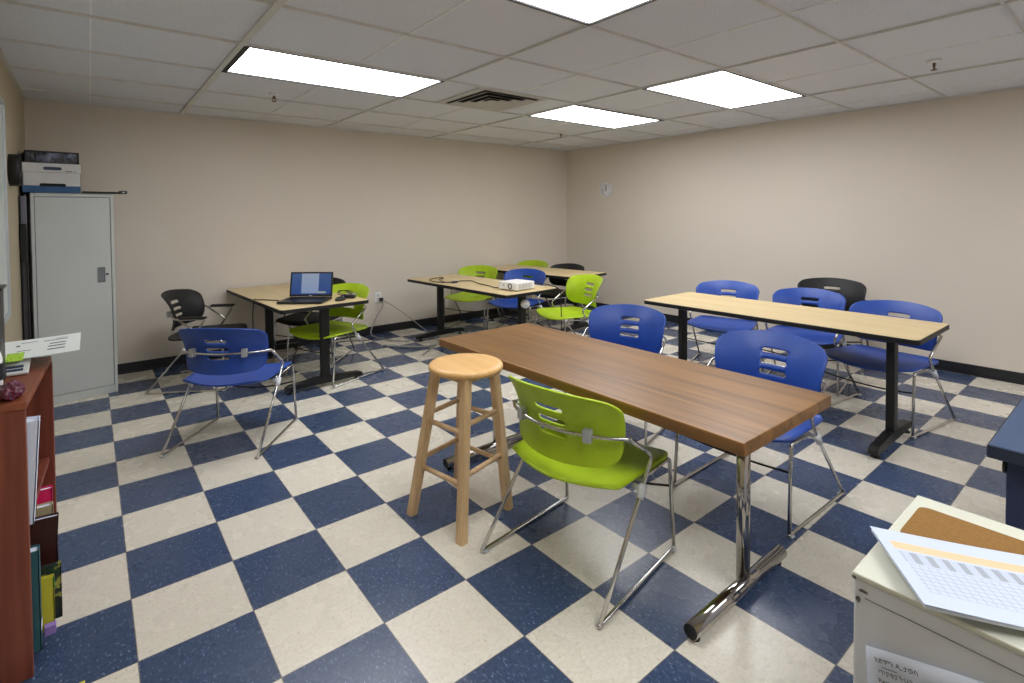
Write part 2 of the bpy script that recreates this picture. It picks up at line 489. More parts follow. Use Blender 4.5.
def make_chair(kind, mat):
    t = thing('stacking_chair', kind, 'chair')
    solid(obj('backrest', back_shell(), mat, t), .007)
    solid(obj('seat', seat_shell(), mat, t), .009)
    r = .0072
    for s in (1, -1):
        A = lambda x, y, z: (x-CX, s*y, z)
        obj('leg', TB(fillet([A(.002, .255, .012), A(.27, .25, .325), A(.335, .25, .415), A(.185, .25, .520)], .03), r), M['chrome'], t)
        obj('leg', TB(fillet([A(.512, .245, .012), A(.487, .240, .352), A(.28, .225, .334)], .018), r), M['chrome'], t)
        obj('floor_rail', TB(fillet([A(.002, .255, .012), A(-.003, .255, .008), A(.02, .2545, .0078), A(.50, .245, .0078), A(.513, .245, .010), A(.512, .245, .016)], .008, 3), r), M['chrome'], t)
        bm = bmesh.new(); cyl(bm, A(.248, .25, .298), A(.278, .25, .336), .013, .013, 14); cyl(bm, A(.265, .25, .320), A(.268, .218, .328), .010, .010, 10)
        obj('joint_sleeve', bm, M['white_fit'], t)
        for q in (.012, .500):
            obj('glide', BM(q-.012-CX, q+.012-CX, s*.248-.009, s*.248+.009, 0, .009, bev=.002, seg=1), M['clip'], t)
        bm = bmesh.new(); m4 = Matrix.Translation((.108-CX, s*.142, .525)) @ Matrix.Rotation(R(-s*14), 4, 'Z')
        box(bm, -.018, .010, -.014, .014, -.022, .022, bev=.003, seg=2, mat4=m4)
        obj('clip', bm, M['clip'], t)
    pts = spline([(.185-CX, -.25, .520), (.172-CX, -.245, .522), (.132-CX, -.20, .524), (.100-CX, -.14, .526), (.078-CX, -.05, .524), (.078-CX, .05, .524), (.100-CX, .14, .526), (.132-CX, .20, .524), (.172-CX, .245, .522), (.185-CX, .25, .520)], 5)
    obj('back_rod', TB(pts, .0062), M['chrome'], t)
    obj('stretcher', TB(spline([(.495-CX, -.242, .245), (.47-CX, -.12, .225), (.46-CX, 0, .218), (.47-CX, .12, .225), (.495-CX, .242, .245)], 5), .0045, 8), M['darkrod'], t)
    return t
def add_arms(t):
    for s in (1, -1):
        A = lambda x, y, z: (x-CX, s*y, z)
        obj('arm_tube', TB(fillet([A(.185, .25, .520), A(.195, .262, .508), A(.39, .262, .508), A(.31, .258, .38), A(.29, .25, .335)], .02), .0072), M['chrome'], t)
        bm = bmesh.new(); box(bm, .225-CX, .40-CX, s*.262-.018, s*.262+.018, .509, .524, bev=.007, seg=3)
        obj('armrest', bm, M['blackp'], t)
protos = {}
chairs = [
 ('green', 1.076, -.783, 7.5, 1.0, 'lime green chair seen from behind, pushed against the brown wood table', 'chairs at the brown table', 0),
 ('blue', .384, .957, 50.3, 1.0, 'blue chair seen from behind, nearest the left wall, facing the laptop table', 'chairs at the laptop table', 0),
 ('blue', 2.535, -.950, 180, 1.01, 'blue chair at the near end of the brown wood table, partly under it', 'chairs at the brown table', 0),
 ('blue', 2.665, .0, 196.7, 1.0, 'blue chair at the far end of the brown wood table', 'chairs at the brown table', 0),
 ('blue', 4.255, .205, 197, 1.0, 'leftmost of three blue chairs behind the right tan table', 'chairs at the right table', 0),
 ('blue', 4.35, -.395, 190.9, .985, 'middle of three blue chairs behind the right tan table', 'chairs at the right table', 0),
 ('black', 5.03, -.31, 192.2, 1.01, 'black chair against the right wall behind the blue chairs', 'chairs at the right table', 0),
 ('blue', 4.02, -1.06, 172, 1.01, 'rightmost of three blue chairs behind the right tan table', 'chairs at the right table', 0),
 ('green', 1.681, 2.049, 202.7, 1.03, 'lime green chair beside the laptop table near the wall outlet', 'chairs at the laptop table', 0),
 ('black', 1.66, 2.74, 228, 1.02, 'black chair tucked behind the laptop next to the back wall', 'chairs at the laptop table', 0),
 ('black', .344, 2.55, 329.4, 1.04, 'black armchair between the metal cabinet and the laptop table', 'chairs at the laptop table', 1),
 ('green', 3.50, 2.735, 208, 1.0, 'lime green chair at the projector table beside the back wall', 'chairs at the projector table', 0),
 ('blue', 3.65, 2.08, 200, 1.0, 'blue chair at the projector table behind the projector', 'chairs at the projector table', 0),
 ('green', 3.595, 1.11, 166, 1.03, 'lime green chair at the right end of the projector table, facing left', 'chairs at the projector table', 0),
 ('green', 4.40, 2.755, 188.3, 1.0, 'lime green chair behind the far corner table, only its top showing', 'chairs at the corner table', 0),
 ('black', 4.405, 2.165, 187, 1.0, 'black chair behind the far corner table', 'chairs at the corner table', 0),
]
mats = {'green': M['green'], 'blue': M['blue'], 'black': M['blackp']}
for kind, x, y, h, sc, label, grp, arms in chairs:
    if arms:
        t = make_chair(label, mats[kind]); add_arms(t)
    elif kind not in protos:
        t = protos[kind] = make_chair(label, mats[kind])
    else: t = copy_tree(protos[kind])
    a = R(h)
    t.location = (x+CX*sc*math.cos(a), y+CX*sc*math.sin(a), 0); t.rotation_euler = (0, 0, a); t.scale = (sc,)*3
    tag(t, label, 'chair', grp)

# ------------------------------------------------------------------ tables
def tan_table(cx_, cy_, rot, lx, ly, label, legs, extra=None, ox=(0, 0)):
    """lx = width (local x), ly = length (local y); legs: list of local y"""
    t = thing('training_table', label, 'table', (cx_, cy_, 0), rot, 'tan tables with black edges')
    zt = .615
    bm = bmesh.new(); prism(bm, rrect(-lx/2+.004, lx/2-.004, -ly/2+.004, ly/2-.004, .03), zt-.024, zt); obj('tabletop', bm, M['tan'], t)
    bm = bmesh.new(); out = rrect(-lx/2, lx/2, -ly/2, ly/2, .033); inn = rrect(-lx/2+.0042, lx/2-.0042, -ly/2+.0042, ly/2-.0042, .029)
    n = len(out)
    V = [[bm.verts.new((p[0], p[1], z)) for p in q] for q, z in ((inn, zt-.001), (out, zt-.003), (out, zt-.026), (inn, zt-.028))]
    for a, b in zip(V, V[1:]):
        for i in range(n):
            j = (i+1) % n; bm.faces.new((a[i], a[j], b[j], b[i]))
    for i in range(n):
        j = (i+1) % n; bm.faces.new((V[3][i], V[3][j], V[0][j], V[0][i]))
    obj('edge_band', bm, M['blackedge'], t)
    for yl, o_ in zip(legs, ox):
        bm = bmesh.new()
        box(bm, o_-.033, o_+.033, yl-.02, yl+.02, .055, zt-.03, bev=.006, seg=2)
        lg = obj('leg', bm, M['blackm'], t)
        bm = bmesh.new(); box(bm, -.20, .20, yl-.03, yl+.03, zt-.040, zt-.028, bev=.003, seg=1); obj('mounting_plate', bm, M['blackm'], t)
        bm = bmesh.new()
        # foot: flat bar tapering down at both ends
        prof = [(o_+a_, b_) for a_, b_ in [(-.29, .024), (-.29, .050), (-.265, .062), (-.06, .078), (.06, .078), (.265, .062), (.29, .050), (.29, .024), (.22, .028), (-.22, .028)]]
        A = [bm.verts.new((x, yl-.022, z)) for x, z in prof]; B = [bm.verts.new((x, yl+.022, z)) for x, z in prof]
        bm.faces.new(A); bm.faces.new(B[::-1])
        for i in range(len(prof)):
            j = (i+1) % len(prof); bm.faces.new((A[j], A[i], B[i], B[j]))
        bmesh.ops.bevel(bm, geom=[e for e in bm.edges], offset=.003, segments=1, affect='EDGES')
        obj('foot', bm, M['blackm'], t)
        for s in (-1, 1):
            bm = bmesh.new(); lathe(bm, [(0, 0), (.024, 0), (.024, .006), (.012, .014), (.009, .026), (0, .026)], (o_+s*.245, yl, 0), 18)
            obj('levelling_glide', bm, M['blackedge'], t)
    if extra: extra(t)
    return t
def frame_beam(t, ly, zt=.615):
    bm = bmesh.new()
    box(bm, -.02, .02, -ly, ly, zt-.062, zt-.04, bev=.003, seg=1); obj('under_beam', bm, M['blackm'], t)
# right table: x 3.12..3.74 y -1.34..0.28
t = tan_table(3.44, -.525, 0, .62, 1.62, 'long tan table on the right with three blue chairs behind it', (-.655, .66), None, (-.13, -.02)); frame_beam(t, .62)
# laptop table: corners (0.87,3.05) (0.95,1.57) (1.575,1.6)
th = math.atan2(.066, 1.42)
t = tan_table(1.225, 2.315, R(3.0), .665, 1.415, 'tan table on the left carrying the laptop, one end at the back wall', (-.61, .60), None, (.01, 0)); frame_beam(t, .54)
def cap(t):
    bm = bmesh.new(); m = Matrix.Translation((-.01, -.665, .50)) @ Matrix.Rotation(R(90), 4, 'X')
    lathe(bm, [(0, .016), (.013, .016), (.016, .010), (.030, .012), (.036, 0), (.036, -.030), (0, -.030)], seg=24)
    bmesh.ops.transform(bm, matrix=m, verts=bm.verts)
    tag(obj('lock_knob', bm, M['white'], t), 'round silver knob on the table leg')
t = tan_table(2.775, 1.865, R(3), .62, 1.50, 'tan table in the middle distance carrying the white projector', (-.60, .60), cap); frame_beam(t, .54)
t = tan_table(3.965, 2.290, R(7), .60, 1.42, 'tan table in the far corner of the room', (-.52, .52)); frame_beam(t, .54)

# brown table with chrome T legs
t = thing('wood_table', 'brown wood-look table with chrome T legs in the centre foreground', 'table', (1.663, -.548, 0), R(0))
zt = .618
obj('tabletop', BM(-.334, .280, -.816, .765, zt-.040, zt, bev=.003, seg=2), M['walnut'], t)
for yl in (-.675, .645):
    bm = bmesh.new(); cyl(bm, (-.055, yl, .04), (-.055, yl, zt-.042), .0215, .0215, 28); obj('leg', bm, M['chrome2'], t)
    bm = bmesh.new(); cyl(bm, (-.385, yl-.01, .032), (.198, yl-.01, .032), .0225, .0225, 28)
    ft = obj('foot', bm, M['chrome2'], t)
    for x in (-.386, .1975):
        bm = bmesh.new(); cyl(bm, (x, yl-.01, .032), (x+.0015, yl-.01, .032), .0212, .0212, 24); obj('end_cap', bm, M['blackedge'], t)
    for x in (-.36, .17):
        bm = bmesh.new(); cyl(bm, (x, yl-.01, 0), (x, yl-.01, .014), .014, .014, 14); obj('glide', bm, M['blackedge'], t)
    bm = bmesh.new(); box(bm, -.12, .05, yl-.06, yl+.06, zt-.042, zt-.036); obj('mounting_plate', bm, M['blackm'], t)

# ------------------------------------------------------------------ stool
t = thing('bar_stool', 'round-seated natural wood stool beside the brown table', 'stool', (1.135, -.262, 0), R(0))
bm = bmesh.new(); lathe(bm, [(0, .604), (.140, .604), (.154, .608), (.157, .617), (.156, .627), (.148, .633), (.13, .6345), (0, .635)], (.022, -.010, 0), seg=56)
obj('seat', bm, M['pine_top'], t, smooth=False)
foot = [(-.172, .118), (-.118, -.172), (.170, -.100), (.112, .190)]
def lp(i, z):
    fx, fy = foot[i]; k = z/.606; tx, ty = fx*.60+.022, fy*.60-.010
    return Vector((fx+(tx-fx)*k, fy+(ty-fy)*k, z))
for i in range(4):
    bm = bmesh.new(); a = lp(i, 0); b = lp(i, .606); h0, h1 = .0185, .0185
    ang = math.atan2(foot[i][1], foot[i][0])+PI/4
    c, s = math.cos(ang), math.sin(ang)
    V = []
    for p, hh in ((a, h0), (b, h1)):
        V.append([bm.verts.new((p.x+hh*(u*c-v*s), p.y+hh*(u*s+v*c), p.z)) for u, v in ((-1, -1), (1, -1), (1, 1), (-1, 1))])
    bm.faces.new(V[0][::-1]); bm.faces.new(V[1])
    for k in range(4): bm.faces.new((V[0][k], V[0][(k+1) % 4], V[1][(k+1) % 4], V[1][k]))
    bmesh.ops.bevel(bm, geom=[e for e in bm.edges if abs(e.verts[0].co.z-e.verts[1].co.z) > .1], offset=.004, segments=2, affect='EDGES')
    obj('leg', bm, M['pine'], t)
for i in range(4):
    j = (i+1) % 4
    for z in ((.205, .395) if i % 2 == 0 else (.235, .425)):
        bm = bmesh.new(); cyl(bm, lp(i, z), lp(j, z), .0105, .0105, 14); obj('rung', bm, M['pine'], t)
bm = bmesh.new()
for k in range(4):
    a = lp(k, .590); b = lp((k+1) % 4, .590); cyl(bm, a, b, .010, .010, 8)
obj('apron', bm, M['pine'], t)

# ------------------------------------------------------------------ laptop, mouse, cables
LA = math.atan2(-.20, .25)       # direction of the base's near edge
t = thing('laptop', 'open black laptop with a blue lit screen on the left tan table', 'laptop', (1.182, 1.860, .615), LA)
bm = BM(-.165, .165, -.125, .115, .003, .020, bev=.005, seg=2); bs = obj('base', bm, M['darkplastic'], t)
bm = bmesh.new()
for r_ in range(5):
    for c_ in range(14): box(bm, -.145+c_*.0208, -.145+c_*.0208+.0175, -.015+r_*.0215, -.015+r_*.0215+.018, .0200, .0222)
obj('keyboard', bm, M['blackm'], bs)
bm = BM(-.045, .045, -.105, -.035, .0199, .0206); obj('touchpad', bm, M['seam'], bs)
lid_m = Matrix.Translation((0, .112, .020)) @ Matrix.Rotation(R(-12), 4, 'X')
bm = bmesh.new(); box(bm, -.165, .165, -.004, .006, .002, .190, bev=.003, seg=2, mat4=lid_m); ld = obj('lid', bm, M['darkplastic'], t)
def screen_mat():
    m, nt, b = new_mat('laptop_screen')
    tc = N(nt, 'ShaderNodeTexCoord'); sp = N(nt, 'ShaderNodeSeparateXYZ'); L(nt, tc.outputs['Object'], sp.inputs[0])
    x = sp.outputs[0]; z = sp.outputs[2]
    page = math_n(nt, 'MULTIPLY', math_n(nt, 'GREATER_THAN', x, -.075), math_n(nt, 'LESS_THAN', x, .058))
    page = math_n(nt, 'MULTIPLY', page, math_n(nt, 'GREATER_THAN', z, .046))
    grad = ramp(nt, z, .03, .20)
    bg = mixc(nt, grad, s2l((40, 84, 170)), s2l((74, 110, 170)))
    pg = mixc(nt, grad, s2l((164, 190, 236)), s2l((190, 205, 232)))
    c = mixc(nt, page, bg, pg)
    bar = math_n(nt, 'MULTIPLY', math_n(nt, 'MULTIPLY', math_n(nt, 'GREATER_THAN', x, .05), math_n(nt, 'LESS_THAN', x, .115)),
                 math_n(nt, 'MULTIPLY', math_n(nt, 'GREATER_THAN', z, .046), math_n(nt, 'LESS_THAN', z, .060)))
    c = mixc(nt, bar, c, s2l((196, 214, 200)))
    L(nt, c, b.inputs['Emission Color']); b.inputs['Emission Strength'].default_value = .30
    b.inputs['Base Color'].default_value = (.01, .01, .012, 1); b.inputs['Roughness'].default_value = .25
    return m
bm = bmesh.new(); box(bm, -.152, .152, -.0048, -.0042, .018, .178, mat4=lid_m); tag(obj('screen', bm, screen_mat(), ld), 'lit blue screen with a pale page')
bm = bmesh.new(); box(bm, -.012, .012, -.0050, -.0042, .007, .012, mat4=lid_m); obj('logo', bm, M['clip'], ld)
t = thing('computer_mouse', 'black computer mouse beside the laptop', 'mouse', (1.408, 1.745, .615), R(-60))
bm = bmesh.new()
lathe(bm, [(0, .0), (.030, 0), (.034, .006), (.030, .018), (.018, .027), (0, .030)], seg=24)
bmesh.ops.scale(bm, vec=(1.0, 1.6, 1), verts=bm.verts); obj('shell', bm, M['darkplastic'], t)
bm = bmesh.new(); cyl(bm, (-.004, .03, .024), (.004, .03, .024), .006, .006, 12); obj('wheel', bm, M['clip'], t)
t = thing('power_adapter', 'small black adapter with coiled cable on the corner of the laptop table', 'adapter', (1.49, 1.80, .615), R(-35))
obj('body', BM(-.055, .055, -.025, .025, 0, .026, bev=.006, seg=2), M['darkplastic'], t)
bm = bmesh.new(); pts = []
for i in range(40):
    a = i/39*2*PI*2.2; rr = .055+.012*math.sin(a*1.7); pts.append((-.03+rr*math.cos(a), .01+rr*.7*math.sin(a), .030+.012*math.sin(a*.9)+.012))
tube(bm, pts, .003, 6); obj('cable_coil', bm, M['cord_black'], t)
def cord(name, pts, r, mat, label, n=8):
    return tag(obj(name, TB(spline(pts, n), r, 8), mat), label, 'cord')
cord('dangling_cable', [(1.03, 2.00, .622), (1.00, 2.06, .621), (.97, 2.10, .621), (.915, 2.14, .622), (.892, 2.16, .612), (.885, 2.17, .45), (.90, 2.18, .30), (.97, 2.24, .12), (1.10, 2.30, .010), (1.26, 2.46, .008), (1.42, 2.85, .008), (1.60, 2.95, .008)], .0042, M['cord_black'],
     'dark laptop cord hanging over the left edge of the laptop table')
# outlet + plug + cords
t = thing('wall_outlet', 'white wall outlet with a black plug beside the green chair', 'outlet', (2.33, Y1, .385), 0)
obj('cover_plate', BM(-.040, .040, -.007, 0, -.052, .052, bev=.002, seg=2), M['white'], t)
bm = bmesh.new()
for z in (.021, -.021): box(bm, -.016, .016, -.010, -.006, z-.014, z+.014, bev=.003, seg=1)
obj('socket', bm, M['boxw'], t)
tag(obj('power_plug', BM(2.335, 2.372, Y1-.048, Y1-.0105, .345, .380, bev=.005, seg=2), M['darkplastic']), 'black plug in the wall outlet', 'plug')
cord('grey_cable', [(2.352, 3.00, .345), (2.352, 2.985, .30), (2.29, 2.98, .21), (2.235, 2.97, .12), (2.19, 2.93, .04), (2.21, 2.86, .008), (2.25, 2.74, .008), (2.26, 2.66, .008), (2.32, 2.56, .008), (2.40, 2.50, .008)], .0065, M['cord_grey'],
     'grey power cord dropping from the wall outlet to the floor')
cord('thin_cable', [(2.362, 3.0, .35), (2.45, 2.92, .29), (2.56, 2.75, .17), (2.66, 2.52, .03), (2.60, 2.28, .007), (2.42, 2.12, .007), (2.25, 1.98, .007)], .0042, M['cord_grey'],
     'thin pale cable sloping from the outlet to the floor under the projector table')
cord('floor_cable', [(2.52, 2.20, .011), (2.42, 2.195, .011), (2.30, 2.28, .011), (2.17, 2.42, .011), (2.12, 2.50, .011)], .010, M['cord_grey'],
     'thick grey cable lying on the floor by the projector table foot')
cord('wall_cable', [(1.62, 2.93, .007), (1.80, 2.92, .007), (1.96, 2.88, .007), (2.03, 2.82, .007), (2.10, 2.80, .007), (2.16, 2.83, .007)], .004, M['cord_black'],
     'black cable lying along the back wall behind the lime green chair')

# projector
t = thing('projector', 'white digital projector on the middle tan table', 'projector', (2.79, 1.315, .615), R(6))
pa = .115; pb = .105
obj('body', BM(-pa, pa, -pb, pb, .008, .070, bev=.007, seg=3), M['white'], t)
bm = bmesh.new(); mx = Matrix.Translation((-pa-.0005, -.035, .040)) @ Matrix.Rotation(R(-90), 4, 'Y')
lathe(bm, [(0, -.004), (.014, -.004), (.017, .004), (.022, .005), (.024, 0), (.024, -.006)], seg=24); bmesh.ops.transform(bm, matrix=mx, verts=bm.verts)
obj('lens', bm, M['darkplastic'], t)
bm = bmesh.new(); box(bm, -pa-.0012, -pa+.002, .032, .046, .040, .048, bev=.001, seg=1); obj('sensor', bm, M['darkplastic'], t)
bm = bmesh.new()
for i in range(9): box(bm, -.080+i*.018, -.072+i*.018, -pb-.0008, -pb+.002, .020, .058)
obj('air_grille', bm, M['clip'], t)
bm = bmesh.new()
for x, y in ((-.09, -.08), (-.09, .08), (.09, 0)): cyl(bm, (x, y, 0), (x, y, .010), .010, .008, 12)
obj('foot', bm, M['darkplastic'], t)
cord('video_cable', [(2.70, 1.425, .625), (2.69, 1.50, .621), (2.72, 1.62, .621), (2.74, 1.80, .621), (2.80, 1.98, .621), (2.72, 2.05, .621), (2.64, 2.02, .621)], .004, M['cord_black'],
     'thin brown-black cable running along the projector table to the projector')
cord('looped_cable', [(2.60, 2.00, .621), (2.56, 2.10, .621), (2.62, 2.28, .621), (2.72, 2.36, .621), (2.70, 2.42, .621), (2.56, 2.36, .621), (2.50, 2.22, .621), (2.52, 2.10, .621), (2.58, 2.02, .624)], .004, M['cord_black'],
     'looped dark cable at the left end of the projector table')
tag(obj('cable_connector', BM(2.590, 2.640, 1.985, 2.025, .6155, .632, bev=.004, seg=2), M['navy']), 'dark blue cable connector lying on the projector table', 'connector')
cord('hanging_cable', [(2.905, 1.31, .65), (2.97, 1.27, .66), (3.04, 1.20, .645), (3.085, 1.13, .622), (3.10, 1.10, .58), (3.10, 1.09, .45), (3.10, 1.09, .25), (3.09, 1.10, .06), (3.05, 1.16, .007), (2.95, 1.2, .007)], .0045, M['cord_black'],
     'black cable hanging from the projector over the right end of its table')

# ------------------------------------------------------------------ wall clocks
t = thing('wall_clock', 'small round white clock on the right wall', 'clock', (X1, 2.335, 1.557), 0)
def clock_geo(t, r, dep, rim, hands=True, sx=-1, face=M['white']):
    m4 = Matrix.Rotation(R(90*sx), 4, 'Y')
    bm = bmesh.new(); lathe(bm, [(0, 0), (r, 0), (r, dep*.7), (r*.97, dep), (r*.88, dep), (r*.86, dep*.6)], seg=40); bmesh.ops.transform(bm, matrix=m4, verts=bm.verts); obj('rim', bm, rim, t)
    bm = bmesh.new(); lathe(bm, [(0, dep*.62), (r*.87, dep*.62), (r*.87, dep*.5)], seg=40); bmesh.ops.transform(bm, matrix=m4, verts=bm.verts); obj('dial', bm, face, t)
    bm = bmesh.new(); x = sx*dep*.66; x2 = sx*dep*.74
    for ang, ln, w in ((2, r*.72, .004), (8, r*.5, .006)):
        mm = Matrix.Rotation(R(ang)*-sx, 4, 'X')
        box(bm, min(x, x2), max(x, x2), -w, w, -.015, ln, mat4=mm)
    obj('hands', bm, M['ink'], t)
    bm = bmesh.new()
    for k in range(12):
        mm = Matrix.Rotation(R(30*k), 4, 'X'); box(bm, min(x, x2), max(x, x2), -.0025, .0025, r*.70, r*.80, mat4=mm)
    obj('hour_marks', bm, M['grey_ink'], t)
clock_geo(t, .100, .03, M['white'])
t = thing('wall_clock', 'black rimmed clock seen edge-on on the left wall beside the cabinet', 'clock', (X0, 2.02, 1.535), 0)
clock_geo(t, .092, .050, M['blackp'], sx=1)

# whiteboard on left wall
t = thing('whiteboard', 'white board with a thin pale frame on the left wall', 'whiteboard', (X0, 1.2, 1.35), 0)
obj('panel', BM(.001, .010, -.62, .48, -.60, .52), simple('board_surface', (206, 214, 206), .25), t)
bm = bmesh.new()
for a in ((-.64, .50, .50, .53), (-.64, .50, -.62, -.59)): box(bm, 0, .018, a[0], a[1], a[2], a[3], bev=.003, seg=1)
for a in ((-.645, -.62), (.48, .505)): box(bm, 0, .018, a[0], a[1], -.62, .53, bev=.003, seg=1)
obj('frame', bm, M['clip'], t)
obj('sticky_note', BM(X0, X0+.002, 1.80, 1.835, 1.735, 1.77), M['yellow']); tag(bpy.data.objects['sticky_note'], 'small yellow note on the left wall beside the whiteboard', 'note')

# ------------------------------------------------------------------ metal cabinet
ca = math.atan2(.055, .43)
t = thing('metal_cabinet', 'tall grey metal cabinet in the back left corner', 'cabinet', (-.385, 2.485, 0), ca)
w_, d_, h_ = .445, .38, 1.425
bm = bmesh.new(); box(bm, 0, w_, .012, d_, .0, h_, bev=.003, seg=1); obj('body', bm, M['cab'], t)
bm = bmesh.new()
box(bm, 0, .018, 0, .013, 0, h_, bev=.002, seg=1); box(bm, w_-.018, w_, 0, .013, 0, h_, bev=.002, seg=1)
box(bm, .018, w_-.018, 0, .013, h_-.026, h_, bev=.002, seg=1); box(bm, .018, w_-.018, 0, .013, 0, .055, bev=.002, seg=1)
obj('front_frame', bm, M['cab'], t)
dr = obj('door', BM(.021, w_-.021, .0035, .0125, .058, h_-.029, bev=.0015, seg=1), M['cab'], t)
bm = bmesh.new(); box(bm, .0175, w_-.0175, .0095, .0125, .0545, h_-.0255); obj('door_gap', bm, M['seam'], t)
bm = bmesh.new(); hx = w_-.078
for a in ((hx-.022, hx-.015, .80, .905), (hx+.015, hx+.022, .80, .905), (hx-.022, hx+.022, .80, .807), (hx-.022, hx+.022, .898, .905)): box(bm, a[0], a[1], -.001, .0045, a[2], a[3], bev=.001, seg=1)
box(bm, hx-.015, hx+.015, .001, .0045, .807, .898)
tag(obj('handle', bm, M['cab_dark'], dr), 'recessed rectangular pull')
bm = bmesh.new(); cyl(bm, (w_-.045, -.002, .855), (w_-.045, .004, .855), .008, .008, 14); box(bm, w_-.053, w_-.037, -.003, -.001, .853, .857); obj('lock', bm, M['seam'], dr)
# grey slab stands in for the cabinet's side; black ones fill the gap
t = thing('gap_slabs', 'narrow grey and black stand-in slabs between the left wall and the cabinet', 'stand', (-.414, 2.46, 0))
obj('panel', BM(-.016, .012, -.01, .02, 0, 1.40, bev=.003, seg=1), simple('slab_grey', (120, 118, 130), .6), t)
obj('black_slab', BM(-.024, -.016, -.02, .02, 0, 1.40, bev=.002, seg=1), M['darkplastic'], t)
obj('black_cap', BM(-.022, .014, -.045, -.012, .98, 1.22, bev=.006, seg=2), M['blackp'], t)
obj('black_strip', BM(.006, .013, -.040, -.012, 0, .98, bev=.001, seg=1), M['blackp'], t)

# archive box
tb = thing('archive_box', 'white and blue cardboard file box on top of the metal cabinet', 'box', (-.415, 2.475, 1.425), ca)
M['boxgap'] = M['seam']
bw, bd, bh = .290, .36, .196
bm = BM(0, bw, 0, bd, 0, bh-.004, bev=.002, seg=1); obj('body', bm, M['boxw'], tb)
bm = BM(-.004, bw+.004, -.004, bd+.004, -.0, .046, bev=.001, seg=1)
obj('blue_band', bm, M['boxb'], tb)
bm = bmesh.new(); box(bm, -.006, bw+.006, -.006, bd+.006, bh-.062, bh, bev=.002, seg=1); obj('lid', bm, M['boxw'], tb)
bm = bmesh.new(); pts = rrect(.100, .195, bh-.045, bh-.024, .010)
prism(bm, pts, 0, .002); bmesh.ops.transform(bm, matrix=Matrix.Translation((0, -.006, 0)) @ Matrix.Rotation(R(90), 4, 'X'), verts=bm.verts); obj('printed_label', bm, M['navy'], tb)
bm = bmesh.new(); prism(bm, rrect(.080, .215, .042, .062, .009), 0, .002); bmesh.ops.transform(bm, matrix=Matrix.Translation((0, -.0045, 0)) @ Matrix.Rotation(R(90), 4, 'X'), verts=bm.verts); obj('hand_hole', bm, M['dark'], tb)
bm = BM(.215, .250, -.008, -.0055, bh-.054, bh-.049); box(bm, .257, .272, -.008, -.0055, bh-.053, bh-.050); obj('print_line', bm, M['ink'], tb)
# black bag-wrapped tray on the box
def marble():
    m, nt, b = new_mat('glossy_black_wrap')
    w = noise(nt, objco(nt, (14, 14, 9)), 1, 5, .6)
    L(nt, mixc(nt, ramp(nt, w, .50, .68), s2l((24, 26, 38)), s2l((112, 120, 146))), b.inputs['Base Color']); b.inputs['Roughness'].default_value = .2
    bumpit(nt, b, w, .6, .02); return m
tb2 = thing('wrapped_tray', 'black tray wrapped in shiny plastic on top of the file box', 'tray', (-.405, 2.48, 1.622), ca)
bm = bmesh.new(); box(bm, 0.006, .274, .006, .290, 0.002, .072, bev=.004, seg=1); obj('plastic_wrap', bm, marble(), tb2)
bm = bmesh.new()
for a in ((0, .28, 0, .012, 0, .006), (0, .28, 0, .012, .070, .080), (0, .010, 0, .29, 0, .08), (.270, .28, 0, .29, 0, .08), (0, .28, .28, .295, 0, .08)): box(bm, *a, bev=.001, seg=1)
obj('frame', bm, M['blackm'], tb2)
# long black strip on top of cabinet
t = thing('black_tripod_pole', 'long thin black pole lying on the cabinet, sticking out to the right', 'pole', (-.115, 2.50, 1.4255), ca)
bm = BM(0, .250, 0, .030, 0, .014, bev=.003, seg=1); obj('shaft', bm, M['blackm'], t)
bm = BM(.210, .257, -.003, .034, -.004+.004, .022, bev=.003, seg=1); obj('end_clamp', bm, M['darkplastic'], t)
bm = BM(.225, .243, -.005, -.002, .006, .014); obj('silver_screw', bm, M['clip'], t)

# ------------------------------------------------------------------ bookcase and its things
t = thing('bookcase', 'low reddish brown bookcase at the left edge, open toward the room', 'bookcase', (-.316, .104, 0), R(-2.7))
bx0, bx1, by0, by1, bz = -.105, .103, -.286, .285, .76
def panel(name, *a, mat=None):
    bm = BM(*a, bev=.0015, seg=1); return obj(name, bm, mat or M['mahog'], t)
panel('side_panel', bx0, bx1-.003, by0, by0+.018, 0, bz-.02)
panel('side_panel', bx0, bx1+.002, by1-.018, by1, 0, bz-.02)
panel('top', bx0-.003, bx1, by0-.002, by1+.002, bz-.020, bz, mat=M['mahogtop'])
panel('shelf', bx0, bx1-.012, by0+.018, by1-.018, .385, .403)
panel('shelf', bx0, bx1-.012, by0+.018, by1-.018, .03, .048)
panel('back_panel', bx0-.003, bx0+.002, by0, by1, 0, bz-.02, mat=M['dkbrown'])
panel('plinth', bx0+.01, bx1-.02, by0+.018, by1-.018, 0, .03)
def book(name, y0, y1, xf, z0, z1, mat, label, cat='book', x0=-.40, tilt=0, pages=True, lift=0):
    t = thing(name, label, cat, ((x0+xf)/2, (y0+y1)/2, z0+lift))
    hx, hy, hz = (xf-x0)/2, (y1-y0)/2, z1-z0
    bm = bmesh.new()
    box(bm, -hx, hx, -hy, -hy+.0025, 0, hz); box(bm, -hx, hx, hy-.0025, hy, 0, hz); box(bm, hx-.0025, hx, -hy, hy, 0, hz)
    obj('cover', bm, mat, t)
    if pages: obj('pages', BM(-hx+.003, hx-.003, -hy+.003, hy-.003, .004, hz-.005), M['paper'], t)
    if tilt: t.rotation_euler = (tilt, 0, 0)
    return t
zs = .404
b = book('ring_binder', -.150, -.100, -.2215, zs, .690, M['paper'], 'white binder standing on the bookcase upper shelf', 'binder'); b.rotation_euler = (0, R(3.5), 0); b.location.z += .007
book('brown_folder', -.06, -.03, -.222, zs, .630, M['tanbrown'], 'brown folder behind the white binder', 'folder')
